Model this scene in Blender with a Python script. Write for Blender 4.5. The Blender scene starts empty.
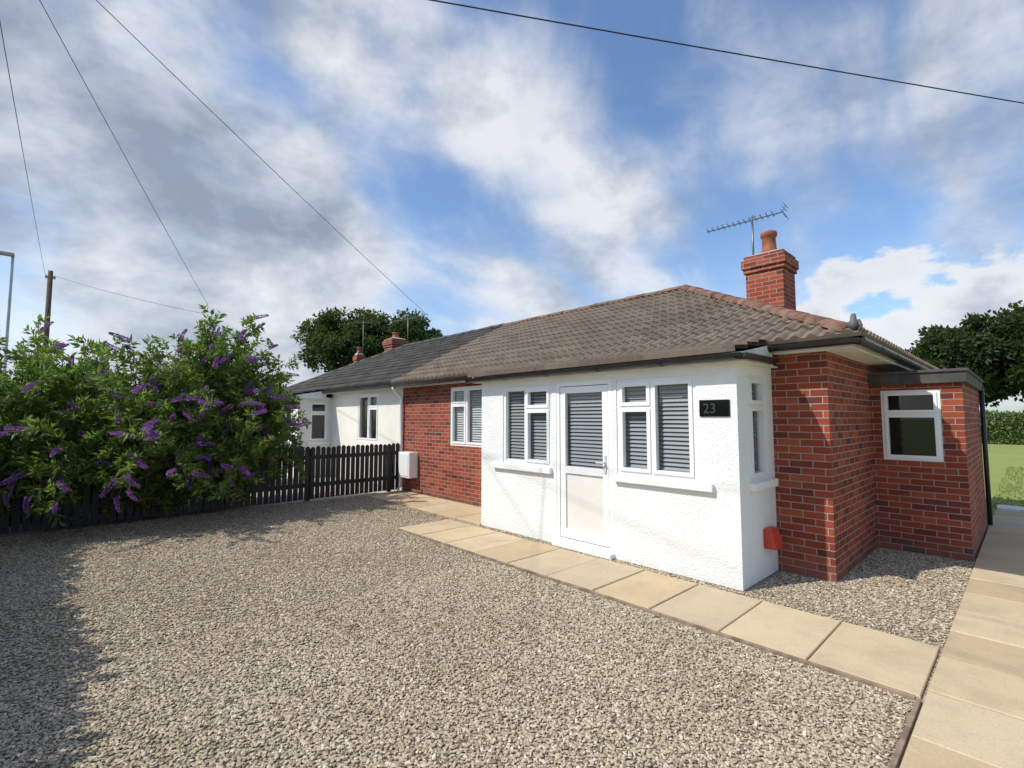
import bpy, bmesh, math, random
import numpy as np
from mathutils import Vector, Matrix
random.seed(7); rng = np.random.default_rng(7)
sc = bpy.context.scene; col = sc.collection
R = math.radians
sc.view_settings.view_transform = 'Standard'; sc.view_settings.look = 'None'; sc.view_settings.exposure = 0

# ------------------------------------------------------------------ node helpers
class G:
    def __init__(s, nt): s.nt = nt; nt.nodes.clear()
    def n(s, t, **kw):
        nd = s.nt.nodes.new(t)
        for k, v in kw.items(): setattr(nd, k, v)
        return nd
    def set(s, inp, v):
        if isinstance(v, bpy.types.NodeSocket): s.nt.links.new(v, inp)
        elif isinstance(v, (tuple, list)) and len(v) == 3 and inp.type == 'RGBA': inp.default_value = (*v, 1)
        else: inp.default_value = v
    def m(s, op, a, b=None, c=None, clamp=False):
        nd = s.n('ShaderNodeMath', operation=op, use_clamp=clamp); s.set(nd.inputs[0], a)
        if b is not None: s.set(nd.inputs[1], b)
        if c is not None: s.set(nd.inputs[2], c)
        return nd.outputs[0]
    def vm(s, op, a, b=None):
        nd = s.n('ShaderNodeVectorMath', operation=op); s.set(nd.inputs[0], a)
        if b is not None: s.set(nd.inputs[1], b)
        return nd.outputs['Value'] if op == 'DOT_PRODUCT' else nd.outputs[0]
    def sep(s, v): nd = s.n('ShaderNodeSeparateXYZ'); s.set(nd.inputs[0], v); return nd.outputs
    def comb(s, x, y, z):
        nd = s.n('ShaderNodeCombineXYZ')
        for i, v in enumerate((x, y, z)): s.set(nd.inputs[i], v)
        return nd.outputs[0]
    def mix(s, f, a, b, mode='MIX'):
        nd = s.n('ShaderNodeMix', data_type='RGBA', blend_type=mode)
        s.set(nd.inputs[0], f); s.set(nd.inputs[6], a); s.set(nd.inputs[7], b); return nd.outputs[2]
    def noise(s, v, scale, detail=4, rough=.55, dist=0):
        nd = s.n('ShaderNodeTexNoise'); s.set(nd.inputs['Vector'], v)
        nd.inputs['Scale'].default_value = scale; nd.inputs['Detail'].default_value = detail
        nd.inputs['Roughness'].default_value = rough; nd.inputs['Distortion'].default_value = dist
        return nd.outputs[0]
    def ramp(s, f, stops, interp='LINEAR'):
        nd = s.n('ShaderNodeValToRGB'); s.set(nd.inputs[0], f); cr = nd.color_ramp; cr.interpolation = interp
        while len(cr.elements) < len(stops): cr.elements.new(.5)
        for e, (p, c) in zip(cr.elements, stops):
            e.position = p; e.color = (*c, 1) if isinstance(c, (tuple, list)) else (c, c, c, 1)
        return nd.outputs[0]
    def smooth(s, v, a, b, lo=0., hi=1.):
        nd = s.n('ShaderNodeMapRange', interpolation_type='SMOOTHSTEP'); s.set(nd.inputs[0], v)
        for i, q in enumerate((a, b, lo, hi)): nd.inputs[i+1].default_value = q
        return nd.outputs[0]
    def white(s, v):
        nd = s.n('ShaderNodeTexWhiteNoise', noise_dimensions='3D'); s.set(nd.inputs[0], v); return nd.outputs[0]
    def pos(s): return s.n('ShaderNodeNewGeometry').outputs['Position']
    def bump(s, h, strength=.5, dist=.01, normal=None):
        nd = s.n('ShaderNodeBump'); nd.inputs['Strength'].default_value = strength
        nd.inputs['Distance'].default_value = dist; s.set(nd.inputs['Height'], h)
        if normal is not None: s.set(nd.inputs['Normal'], normal)
        return nd.outputs[0]
    def pbr(s, c, rough=.6, metal=0., nrm=None, spec=.5):
        b = s.n('ShaderNodeBsdfPrincipled'); s.set(b.inputs['Base Color'], c); s.set(b.inputs['Roughness'], rough)
        s.set(b.inputs['Metallic'], metal); b.inputs['Specular IOR Level'].default_value = spec
        if nrm is not None: s.set(b.inputs['Normal'], nrm)
        return b.outputs[0]
    def out(s, sh): o = s.n('ShaderNodeOutputMaterial'); s.nt.links.new(sh, o.inputs[0])
def mat(name):
    m = bpy.data.materials.new(name); m.use_nodes = True; return m, G(m.node_tree)

def m_plain(name, c, rough=.5, var=.12, scale=6, bump=.0, bscale=60, metal=0, spec=.5):
    m, g = mat(name); p = g.pos()
    n = g.noise(p, scale, 4)
    c2 = tuple(x*(1-var) for x in c); c1 = tuple(min(1, x*(1+var*.6)) for x in c)
    cc = g.mix(g.smooth(n, .3, .7), c2, c1)
    nr = g.bump(g.noise(p, bscale, 2), bump, .01) if bump else None
    g.out(g.pbr(cc, rough, metal, nr, spec)); return m

def m_brick(name, stops, mortar):
    m, g = mat(name); x, y, z = g.sep(g.pos())
    u = g.m('ADD', x, y); u = g.m('ADD', u, 50.0); v = g.m('ADD', z, 3.0)
    nz = g.noise(g.comb(u, v, 0), 7, 2)
    uu = g.m('ADD', u, g.m('MULTIPLY', g.m('SUBTRACT', nz, .5), .008)); vv = g.m('ADD', v, g.m('MULTIPLY', g.m('SUBTRACT', nz, .5), .008))
    b = g.n('ShaderNodeTexBrick', offset=.5, offset_frequency=2)
    g.set(b.inputs['Vector'], g.comb(uu, vv, 0)); b.inputs['Scale'].default_value = 1
    b.inputs['Mortar Size'].default_value = .0052; b.inputs['Mortar Smooth'].default_value = .1
    b.inputs['Brick Width'].default_value = .225; b.inputs['Row Height'].default_value = .075
    row = g.m('FLOOR', g.m('DIVIDE', vv, .075)); odd = g.m('SUBTRACT', 1.0, g.m('MODULO', row, 2.0))
    cl = g.m('FLOOR', g.m('DIVIDE', g.m('ADD', uu, g.m('MULTIPLY', odd, .1125)), .225))
    w = g.white(g.comb(cl, row, 3.1))
    c = g.ramp(w, stops)
    fine = g.noise(g.comb(u, v, w), 45, 4, .7)
    c = g.mix(.4, c, g.mix(fine, (.08, .05, .05), (.85, .78, .72)), 'OVERLAY')
    big = g.noise(g.pos(), 1.1, 3)
    mc = g.mix(g.noise(g.pos(), 12, 3), tuple(k*.7 for k in mortar), mortar)
    c = g.mix(b.outputs['Fac'], c, mc)
    c = g.mix(g.smooth(big, .35, .75, 0, .25), c, (.25, .2, .18), 'MULTIPLY')
    low = g.smooth(z, 0, .25, .25, 0)
    c = g.mix(low, c, (.2, .15, .12))
    h = g.m('ADD', g.m('MULTIPLY', g.m('SUBTRACT', 1.0, b.outputs['Fac']), 1.0), g.m('MULTIPLY', fine, .35))
    g.out(g.pbr(c, .85, 0, g.bump(h, .8, .007), .25)); return m

RED = m_brick('red brick', [(0, (.12, .038, .03)), (.08, (.17, .042, .03)), (.25, (.235, .05, .03)), (.5, (.28, .058, .032)), (.75, (.325, .072, .037)), (.93, (.36, .095, .05)), (1, (.19, .05, .04))], (.42, .35, .29))

def m_stucco(name, k):
    m, g = mat(name); p = g.pos(); x, y, z = g.sep(p)
    c = g.mix(g.smooth(g.noise(p, 1.7, 5), .35, .75), (.80*k[0], .80*k[1], .78*k[2]), (.74*k[0], .74*k[1], .72*k[2]))
    dirt = g.m('MULTIPLY', g.smooth(z, 0, .12, 1, 0), g.smooth(g.noise(p, 9, 4), .4, .75))
    c = g.mix(g.m('MULTIPLY', dirt, .3), c, (.5, .46, .4))
    v = g.n('ShaderNodeTexVoronoi'); g.set(v.inputs['Vector'], p); v.inputs['Scale'].default_value = 45
    h = g.m('ADD', g.noise(p, 30, 4, .65), g.m('MULTIPLY', v.outputs[0], .5))
    g.out(g.pbr(c, .85, 0, g.bump(h, .6, .013), .2)); return m
STUC = m_stucco('white render', (1, 1, 1)); CREAM = m_stucco('cream painted wall', (1.0, .96, .88))

def m_tiles(name, a, b, c3, lich):
    m, g = mat(name); p = g.pos(); x, y, z = g.sep(p)
    w = g.white(g.comb(g.m('FLOOR', g.m('DIVIDE', g.m('ADD', x, y), .3)), g.m('FLOOR', g.m('DIVIDE', z, .152)), 1.0))
    c = g.ramp(w, [(0, a), (.5, b), (1, c3)])
    n = g.noise(p, 1.6, 4, .6); c = g.mix(g.smooth(n, .4, .75, 0, .2), c, tuple(k*.6 for k in a))
    l = g.noise(p, 30, 3, .7); c = g.mix(g.smooth(l, .60, .70, 0, lich), c, (.40, .38, .32))
    g.out(g.pbr(c, .85, 0, g.bump(g.noise(p, 90, 2), .2, .003), .25)); return m
TILE = m_tiles('brown roof tile', (.155, .118, .09), (.185, .142, .108), (.215, .166, .127), .25)
TILEG = m_tiles('grey roof tile', (.055, .05, .046), (.07, .065, .06), (.09, .084, .078), .08)
RIDGE = m_plain('brown ridge tile', (.18, .11, .08), .85, .45, 7, .4)
HIPM = m_plain('brown red hip tile', (.18, .092, .062), .85, .5, 7, .4)
RIDGEG = m_plain('grey ridge tile', (.06, .058, .055), .8, .3, 7, .3)
UPVC = m_plain('white upvc', (.82, .82, .81), .28, .03, 3)
SILLM = m_plain('white painted sill', (.80, .80, .78), .5, .06, 8, .1)
BLACKP = m_plain('black plastic', (.018, .018, .02), .3, .2, 8)
SOFF = m_plain('soffit paint', (.74, .74, .72), .5, .12, 4)
LEAD = m_plain('lead grey', (.09, .09, .095), .6, .25, 8, .2)
POT = m_plain('terracotta pot', (.30, .095, .055), .8, .3, 9, .2)
CEM = m_plain('cement', (.40, .37, .33), .9, .25, 14, .5)
SLAT = m_plain('blind slat', (.30, .305, .31), .5, .05, 3)
PANEL = m_plain('off white door panel', (.72, .70, .65), .4, .03, 5)
METAL = m_plain('aerial metal', (.16, .165, .17), .4, .1, 5, metal=.5)
HANDLE = m_plain('handle white', (.6, .6, .6), .3, .1, 5)
PLAQ = m_plain('plaque slate', (.008, .008, .009), .08, .1, 5)
DIGIT = m_plain('plaque digit', (.05, .05, .053), .3, .1, 5)
FELT = m_plain('roof felt edge', (.075, .07, .068), .8, .35, 5, .4)
FENCEP = m_plain('charcoal fence paint', (.018, .019, .023), .6, .4, 5, .3)
POLEW = m_plain('weathered pole wood', (.10, .07, .05), .9, .4, 4, .3)
CAST = m_plain('red painted cover', (.55, .06, .03), .4, .15, 8)
TIMBER = m_plain('edging timber', (.26, .19, .135), .9, .4, 9, .5)
CARP = m_plain('silver white car paint', (.72, .74, .76), .2, .03, 3)
TYRE = m_plain('tyre rubber', (.02, .02, .02), .8, .2, 8)
CARG = m_plain('car window glass', (.02, .025, .03), .06, .1, 3)
LAMPR = m_plain('tail lamp red', (.4, .02, .02), .2, .1, 5)
GALV = m_plain('galvanised lamp post', (.35, .37, .38), .45, .15, 4, metal=.4)
m_black = m_plain('near black backing', (.006, .007, .008), .6, .1, 3, spec=.1)

def m_glass():
    m, g = mat('window glass')
    t = g.n('ShaderNodeBsdfTransparent'); t.inputs[0].default_value = (.86, .88, .89, 1)
    gl = g.n('ShaderNodeBsdfGlossy'); gl.inputs['Roughness'].default_value = .02; gl.inputs[0].default_value = (.9, .9, .9, 1)
    lw = g.n('ShaderNodeLayerWeight'); lw.inputs[0].default_value = .5
    f = g.m('ADD', g.m('MULTIPLY', g.m('POWER', lw.outputs['Facing'], 4.0), .75), .045)
    mx = g.n('ShaderNodeMixShader'); g.set(mx.inputs[0], f); g.set(mx.inputs[1], t.outputs[0]); g.set(mx.inputs[2], gl.outputs[0])
    g.out(mx.outputs[0]); return m
GLASS = m_glass()

STONES = [(0, (.13, .105, .078)), (.12, (.24, .195, .14)), (.32, (.36, .295, .205)), (.52, (.43, .355, .25)), (.72, (.49, .405, .285)), (.92, (.56, .48, .36)), (1, (.70, .63, .51))]
def m_gravel():
    m, g = mat('gravel bed'); p = g.pos()
    v = g.n('ShaderNodeTexVoronoi'); g.set(v.inputs['Vector'], p); v.inputs['Scale'].default_value = 68
    c = g.ramp(g.sep(v.outputs['Color'])[0], STONES)
    c = g.mix(g.smooth(v.outputs['Distance'], .4, .7, 0, .6), c, (.09, .075, .055))
    big = g.noise(p, .8, 4); c = g.mix(g.smooth(big, .35, .7, .0, .3), c, (.65, .59, .5), 'MULTIPLY')
    h = g.m('SUBTRACT', 1.0, v.outputs['Distance'])
    g.out(g.pbr(c, .85, 0, g.bump(h, .8, .008), .25)); return m
GRAV = m_gravel()
def m_stone():
    m, g = mat('pebble'); oi = g.n('ShaderNodeObjectInfo')
    c = g.ramp(oi.outputs['Random'], STONES)
    big = g.noise(g.pos(), .8, 4); c = g.mix(g.smooth(big, .35, .7, .0, .3), c, (.65, .59, .5), 'MULTIPLY')
    c = g.mix(.2, c, g.mix(g.noise(g.pos(), 160, 2), (.1, .1, .1), (.9, .9, .9)), 'OVERLAY')
    g.out(g.pbr(c, .75, 0, None, .25)); return m
STONE = m_stone()
def m_slab():
    m, g = mat('buff paving slab'); p = g.pos()
    ri = g.n('ShaderNodeNewGeometry').outputs['Random Per Island']
    c = g.ramp(ri, [(0, (.45, .34, .205)), (.4, (.54, .42, .26)), (.75, (.58, .465, .30)), (1, (.48, .39, .265))])
    c = g.mix(g.smooth(g.noise(p, 2.3, 5, .65), .4, .74, 0, .4), c, (.31, .24, .165))
    c = g.mix(g.smooth(g.noise(p, 7, 5, .7), .54, .72, 0, .25), c, (.27, .22, .16))
    sp = g.noise(p, 85, 3, .7); c = g.mix(g.smooth(sp, .52, .70, 0, .4), c, (.24, .185, .13))
    c = g.mix(g.smooth(g.noise(p, 14, 4), .6, .75, 0, .35), c, (.64, .55, .42))
    g.out(g.pbr(c, .85, 0, g.bump(g.m('ADD', sp, g.noise(p, 14, 3)), .4, .007), .25)); return m
SLAB = m_slab()
def m_grass():
    m, g = mat('grass'); p = g.pos()
    c = g.mix(g.noise(p, .5, 4), (.20, .24, .06), (.34, .35, .13)); c = g.mix(g.smooth(g.noise(p, 22, 4, .7), .3, .7), g.mix(.35, c, (.07, .11, .02)), c)
    g.out(g.pbr(c, .9, 0, g.bump(g.noise(p, 40, 3), .5, .02), .15)); return m
GRASS = m_grass()
def m_leaf(name, a, b, c3, tr=.35):
    m, g = mat(name); ri = g.n('ShaderNodeNewGeometry').outputs['Random Per Island']
    c = g.ramp(ri, [(0, a), (.55, b), (1, c3)])
    c = g.mix(g.smooth(g.noise(g.pos(), 1.3, 2), .4, .75, 0, .4), c, a)
    d = g.pbr(c, .55, 0, None, .3); t = g.n('ShaderNodeBsdfTranslucent'); g.set(t.inputs[0], g.mix(.5, c, (.3, .5, .05), 'MIX'))
    mx = g.n('ShaderNodeMixShader'); mx.inputs[0].default_value = tr; g.set(mx.inputs[1], d); g.set(mx.inputs[2], t.outputs[0]); g.out(mx.outputs[0]); return m
LEAF = m_leaf('buddleia leaf', (.065, .105, .02), (.145, .215, .045), (.27, .34, .10), .38)
LEAF2 = m_leaf('pale shrub leaf', (.08, .13, .03), (.16, .24, .055), (.27, .34, .11))
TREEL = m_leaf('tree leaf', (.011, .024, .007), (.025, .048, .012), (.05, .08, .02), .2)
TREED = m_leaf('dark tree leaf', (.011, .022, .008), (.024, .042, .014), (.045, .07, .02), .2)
HEDGEL = m_leaf('hedge leaf', (.05, .08, .02), (.10, .15, .04), (.16, .22, .06), .2)
BARK = m_plain('bark', (.13, .095, .065), .9, .4, 6, .6)
def m_flower():
    m, g = mat('purple floret'); ri = g.n('ShaderNodeNewGeometry').outputs['Random Per Island']
    c = g.ramp(ri, [(0, (.17, .055, .23)), (.5, (.32, .13, .41)), (1, (.50, .29, .57))])
    d = g.pbr(c, .6, 0, None, .2); t = g.n('ShaderNodeBsdfTranslucent'); g.set(t.inputs[0], c)
    mx = g.n('ShaderNodeMixShader'); mx.inputs[0].default_value = .3; g.set(mx.inputs[1], d); g.set(mx.inputs[2], t.outputs[0]); g.out(mx.outputs[0]); return m
PURP = m_flower()

# ------------------------------------------------------------------ mesh helpers
def wloc(o):
    v = Vector((0, 0, 0))
    while o: v += o.location; o = o.parent
    return v
class MB:
    mirror = None
    def __init__(s): s.v = []; s.f = []
    def add(s, vs, fs):
        o = len(s.v); s.v += [tuple(v) for v in vs]; s.f += [tuple(i+o for i in f) for f in fs]; return s
    def box(s, x0, x1, y0, y1, z0, z1):
        if x0 > x1: x0, x1 = x1, x0
        if y0 > y1: y0, y1 = y1, y0
        return s.add([(x0, y0, z0), (x1, y0, z0), (x1, y1, z0), (x0, y1, z0), (x0, y0, z1), (x1, y0, z1), (x1, y1, z1), (x0, y1, z1)],
                     [(0, 3, 2, 1), (4, 5, 6, 7), (0, 1, 5, 4), (1, 2, 6, 5), (2, 3, 7, 6), (3, 0, 4, 7)])
    def mbox(s, P, u0, u1, w0, w1, z0, z1):
        a = P(u0, w0, z0); b = P(u1, w1, z1); return s.box(a[0], b[0], a[1], b[1], z0, z1)
    def tube(s, pts, r, seg=8):
        pts = [Vector(p) for p in pts]; n = len(pts); rs = r if isinstance(r, (list, tuple)) else [r]*n
        vs = []; fs = []; a = None
        for i, p in enumerate(pts):
            d = (pts[min(i+1, n-1)]-pts[max(i-1, 0)]).normalized()
            if a is None: a = d.orthogonal().normalized()
            a = (a-d*a.dot(d)).normalized(); b = d.cross(a)
            for k in range(seg):
                t = 2*math.pi*k/seg; vs.append(p+(a*math.cos(t)+b*math.sin(t))*rs[i])
        for i in range(n-1):
            for k in range(seg):
                k2 = (k+1) % seg; fs.append((i*seg+k, i*seg+k2, (i+1)*seg+k2, (i+1)*seg+k))
        fs.append(tuple(range(seg))[::-1]); fs.append(tuple((n-1)*seg+k for k in range(seg)))
        return s.add(vs, fs)
    def lathe(s, cx, cy, prof, seg=20):
        vs = []; fs = []; n = len(prof)
        for r, z in prof:
            for k in range(seg): t = 2*math.pi*k/seg; vs.append((cx+r*math.cos(t), cy+r*math.sin(t), z))
        for i in range(n-1):
            for k in range(seg): k2 = (k+1) % seg; fs.append((i*seg+k, i*seg+k2, (i+1)*seg+k2, (i+1)*seg+k))
        fs.append(tuple(range(seg))[::-1]); fs.append(tuple((n-1)*seg+k for k in range(seg)))
        return s.add(vs, fs)
    def build(s, name, m, parent=None, smooth=False, bevel=0, label=None, recalc=True):
        off = wloc(parent) if parent else Vector((0, 0, 0))
        vs = s.v
        if MB.mirror is not None: vs = [(MB.mirror-v[0], v[1], v[2]) for v in vs]
        me = bpy.data.meshes.new(name); me.from_pydata([(v[0]-off.x, v[1]-off.y, v[2]-off.z) for v in vs], [], s.f)
        if recalc:
            bm = bmesh.new(); bm.from_mesh(me); bmesh.ops.recalc_face_normals(bm, faces=bm.faces); bm.to_mesh(me); bm.free()
        if smooth: me.polygons.foreach_set('use_smooth', [True]*len(me.polygons))
        me.materials.append(m); o = bpy.data.objects.new(name, me); col.objects.link(o); o.parent = parent
        if bevel:
            b = o.modifiers.new('bevel', 'BEVEL'); b.width = bevel; b.segments = 2; b.limit_method = 'ANGLE'
        if label: o['label'] = label
        return o
def thing(name, label, cat, loc, group=None):
    o = bpy.data.objects.new(name, None); col.objects.link(o); o.location = loc; o.empty_display_size = .2
    o['label'] = label; o['category'] = cat
    if group: o['group'] = group
    return o
def tag(o, label, cat, group=None):
    o['label'] = label; o['category'] = cat
    if group: o['group'] = group
    return o
def struct(o): o['kind'] = 'structure'; return o

# ------------------------------------------------------------------ setting: ground
struct(MB().add([(-700, -700, -.04), (700, -700, -.04), (700, 700, -.04), (-700, 700, -.04)], [(0, 1, 2, 3)]).build('ground', GRASS))
g_ = MB()
g_.add([(-9.95, -6, -.006), (-.5, -6, -.006), (-.5, 3.74, -.006), (-9.95, 3.74, -.006)], [(0, 1, 2, 3)])
g_.add([(-9.95, 3.74, -.006), (-6.4, 3.74, -.006), (-6.4, 4.78, -.006), (-9.95, 4.78, -.006)], [(0, 1, 2, 3)])
g_.add([(-9.95, 4.78, -.006), (-6.4, 4.78, -.006), (-6.4, 5.9, -.006), (-9.95, 5.9, -.006)], [(0, 1, 2, 3)])
g_.add([(-6.4, 3.74, -.006), (-.49, 3.74, -.006), (-.49, 8, -.006), (-6.4, 8, -.006)], [(0, 1, 2, 3)])
struct(g_.build('gravel_drive', GRAV))
struct(MB().add([(-30, -6, -.012), (-9.95, -6, -.012), (-9.95, 6, -.012), (-30, 6, -.012)], [(0, 1, 2, 3)]).build('drive', CEM))
struct(MB().add([(-60, -30, -.02), (-30, -30, -.02), (-30, 40, -.02), (-60, 40, -.02)], [(0, 1, 2, 3)]).build('road', m_plain('asphalt', (.05, .05, .052), .9, .2, 9, .4)))

pv = MB()
def slab(x0, x1, y0, y1):
    z = .016+random.uniform(-.004, .004); t = [random.uniform(-.003, .003) for _ in range(4)]; e = .005
    j = .005
    x0 += j; x1 -= j; y0 += j; y1 -= j
    pv.add([(x0, y0, -.03), (x1, y0, -.03), (x1, y1, -.03), (x0, y1, -.03), (x0, y0, z-.006+t[0]), (x1, y0, z-.006+t[1]), (x1, y1, z-.006+t[2]), (x0, y1, z-.006+t[3]),
            (x0+e, y0+e, z+t[0]), (x1-e, y0+e, z+t[1]), (x1-e, y1-e, z+t[2]), (x0+e, y1-e, z+t[3])],
           [(0, 1, 5, 4), (1, 2, 6, 5), (2, 3, 7, 6), (3, 0, 4, 7), (4, 5, 9, 8), (5, 6, 10, 9), (6, 7, 11, 10), (7, 4, 8, 11), (8, 9, 10, 11)])
x = -.517
while x > -6.5: slab(x-.6, x, 3.78, 4.70); x -= .6
x = -5.9
while x > -9.6: slab(x-.62, x, 4.84, 5.32); slab(x-.62, x, 5.32, 5.78); x -= .62
y = -2.1
while y < 12.1:
    slab(-.507, .40, y, y+.6); slab(.40, 1.30, y, y+.6); y += .6
struct(pv.build('path', SLAB))
struct(MB().box(-.48, 9, 12.35, 12.8, -.03, .05).build('kerb', m_plain('pale concrete', (.66, .65, .61), .85, .15, 4, .2)))
ed = MB().box(-6.45, -.54, 3.742, 3.768, -.05, .02).box(-.535, -.511, -3, 3.74, -.05, .02)
tag(ed.build('edging_board', TIMBER, bevel=.003), 'weathered timber edging board between the gravel drive and the paving slabs', 'edging')

# loose gravel, scattered pebbles
def gravel_stuff(name, groups):
    mb = MB(); dens = []
    for rects, density in groups:
        for (x0, x1, y0, y1) in rects: mb.add([(x0, y0, 0), (x1, y0, 0), (x1, y1, 0), (x0, y1, 0)], [(0, 1, 2, 3)]); dens.append(density)
    o = mb.build(name, STONE, recalc=False); o['kind'] = 'stuff'
    at = o.data.attributes.new('dens', 'FLOAT', 'FACE')
    for i, d in enumerate(dens): at.data[i].value = d
    ng = bpy.data.node_groups.new('scatter', 'GeometryNodeTree')
    ng.interface.new_socket('Geometry', in_out='INPUT', socket_type='NodeSocketGeometry')
    ng.interface.new_socket('Geometry', in_out='OUTPUT', socket_type='NodeSocketGeometry')
    N = ng.nodes.new; L = ng.links.new
    gi = N('NodeGroupInput'); go = N('NodeGroupOutput')
    na = N('GeometryNodeInputNamedAttribute'); na.data_type = 'FLOAT'; na.inputs['Name'].default_value = 'dens'
    d = N('GeometryNodeDistributePointsOnFaces'); d.inputs['Seed'].default_value = 3; L(na.outputs[0], d.inputs['Density'])
    ico = N('GeometryNodeMeshIcoSphere'); ico.inputs['Radius'].default_value = .0082; ico.inputs['Subdivisions'].default_value = 2
    sm = N('GeometryNodeSetMaterial'); sm.inputs['Material'].default_value = STONE
    ss = N('GeometryNodeSetShadeSmooth')
    ins = N('GeometryNodeInstanceOnPoints')
    rr = N('FunctionNodeRandomValue'); rr.data_type = 'FLOAT_VECTOR'; rr.inputs[0].default_value = (-.5, -.5, 0); rr.inputs[1].default_value = (.5, .5, 6.28)
    rs = N('FunctionNodeRandomValue'); rs.data_type = 'FLOAT_VECTOR'; rs.inputs[0].default_value = (.5, .45, .3); rs.inputs[1].default_value = (1.9, 1.4, .75)
    L(gi.outputs[0], d.inputs[0]); L(ico.outputs[0], sm.inputs[0]); L(sm.outputs[0], ss.inputs[0])
    L(d.outputs[0], ins.inputs['Points']); L(ss.outputs[0], ins.inputs['Instance'])
    L(rr.outputs[0], ins.inputs['Rotation']); L(rs.outputs[0], ins.inputs['Scale']); L(ins.outputs[0], go.inputs[0])
    mod = o.modifiers.new('scatter', 'NODES'); mod.node_group = ng
    return o
tag(gravel_stuff('gravel', [([(-4.4, -.55, -.6, 3.73)], 5400), ([(-7.4, -4.4, -1.2, 3.73), (-1.9, -.51, 4.84, 5.78), (-1.4, -.51, 5.78, 7.74), (-5.85, -.51, 4.71, 4.84)], 3000),
                            ([(-9.8, -7.4, -1.2, 3.73), (-9.8, -6.45, 3.73, 4.8)], 1500)]),
    'loose mixed grey and buff pebbles covering the drive', 'gravel')

# ------------------------------------------------------------------ windows, walls
def front(face): return lambda u, w, z: (u, face+w, z)
def sidep(face): return lambda u, w, z: (face-w, u, z)
def siden(face): return lambda u, w, z: (face+w, u, z)
def wall(mb, P, u0, u1, z0, z1, ops, th=.13):
    us = sorted({u0, u1, *[o[0] for o in ops], *[o[1] for o in ops]}); zs = sorted({z0, z1, *[o[2] for o in ops], *[o[3] for o in ops]})
    for a, b in zip(us, us[1:]):
        run = None
        for c, d in zip(zs, zs[1:]):
            hole = any(o[0] <= a+1e-6 and o[1] >= b-1e-6 and o[2] <= c+1e-6 and o[3] >= d-1e-6 for o in ops)
            if hole:
                if run: mb.mbox(P, a, b, 0, th, run[0], run[1]); run = None
            else: run = (run[0], d) if run else (c, d)
        if run: mb.mbox(P, a, b, 0, th, run[0], run[1])
def slats(P, u0, u1, z0, z1, w, root, pitch=.05, m=None):
    mb = MB(); z = z1-.02
    while z > z0+.01:
        dz = random.uniform(-.0015, .0015)
        a = P(u0, w-.012, z-.022+dz); b = P(u1, w-.012, z-.022+dz); c = P(u1, w+.012, z+.018); d = P(u0, w+.012, z+.018)
        mb.add([a, b, c, d], [(0, 1, 2, 3)]); z -= pitch
    return mb.build('blind', m or SLAT, root, recalc=False)
def window(root, P, u0, u1, z0, z1, panes, blind=True, sill=(.1, .1), name='window', fw=.05):
    mb = MB(); w0, w1 = .012, .075
    mb.mbox(P, u0, u1, w0, w1, z0, z0+fw); mb.mbox(P, u0, u1, w0, w1, z1-fw, z1)
    mb.mbox(P, u0, u0+fw, w0, w1, z0+fw, z1-fw); mb.mbox(P, u1-fw, u1, w0, w1, z0+fw, z1-fw)
    U0, U1, Z0, Z1 = u0+fw, u1-fw, z0+fw, z1-fw; gl = MB(); done = set()
    t = .022
    for (a, b, c, d, cs) in panes:
        pa, pb, pc, pd = U0+(U1-U0)*a, U0+(U1-U0)*b, Z0+(Z1-Z0)*c, Z0+(Z1-Z0)*d
        for k, (v, full) in enumerate(((b, 1), (d, 0))):
            if v < .999:
                if full and ('u', v) not in done: mb.mbox(P, pb-t, pb+t, w0, w1, Z0, Z1); done.add(('u', v))
                if not full: mb.mbox(P, pa+(t if a > 0 else 0), pb-(t if b < .999 else 0), w0+.002, w1-.002, pd-t, pd+t)
        qa = pa+(t if a > 0 else 0); qb = pb-(t if b < .999 else 0); qc = pc+(t if c > 0 else 0); qd = pd-(t if d < .999 else 0)
        if cs:
            s = .034 if fw > .045 else .024; v0, v1 = w0-.014, w1-.01; e = .008
            mb.mbox(P, qa-e, qb+e, v0, v1, qc-e, qc+s); mb.mbox(P, qa-e, qb+e, v0, v1, qd-s, qd+e)
            mb.mbox(P, qa-e, qa+s, v0, v1, qc+s, qd-s); mb.mbox(P, qb-s, qb+e, v0, v1, qc+s, qd-s)
            qa += s; qb -= s; qc += s; qd -= s
        else:
            s = .012
            mb.mbox(P, qa, qb, w0+.02, w1, qc, qc+s); mb.mbox(P, qa, qb, w0+.02, w1, qd-s, qd); mb.mbox(P, qa, qa+s, w0+.02, w1, qc+s, qd-s); mb.mbox(P, qb-s, qb, w0+.02, w1, qc+s, qd-s)
        p = [P(qa-.004, .045, qc-.004), P(qb+.004, .045, qc-.004), P(qb+.004, .045, qd+.004), P(qa-.004, .045, qd+.004)]
        gl.add(p, [(0, 1, 2, 3)])
    f = mb.build(name, UPVC, root); gl.build('pane', GLASS, f, recalc=False)
    if blind: slats(P, u0+.03, u1-.03, z0+.04, z1-.04, .092, f, .047, PALE if blind == 2 else None)
    if sill:
        sb = MB().mbox(P, u0-sill[0], u1+sill[1], -.055, .010, z0-.085, z0-.004); sb.build('sill', SILLM, f, bevel=.008)
    return f
PALE = m_plain('pale blind slat', (.6, .6, .58), .5, .05, 3)
CAS_R = [(0, .48, 0, 1, 0), (.48, 1, 0, .73, 1), (.48, 1, .73, 1, 1)]
CAS_L = [(0, .46, 0, .73, 1), (0, .46, .73, 1, 1), (.46, 1, 0, 1, 1)]

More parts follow.
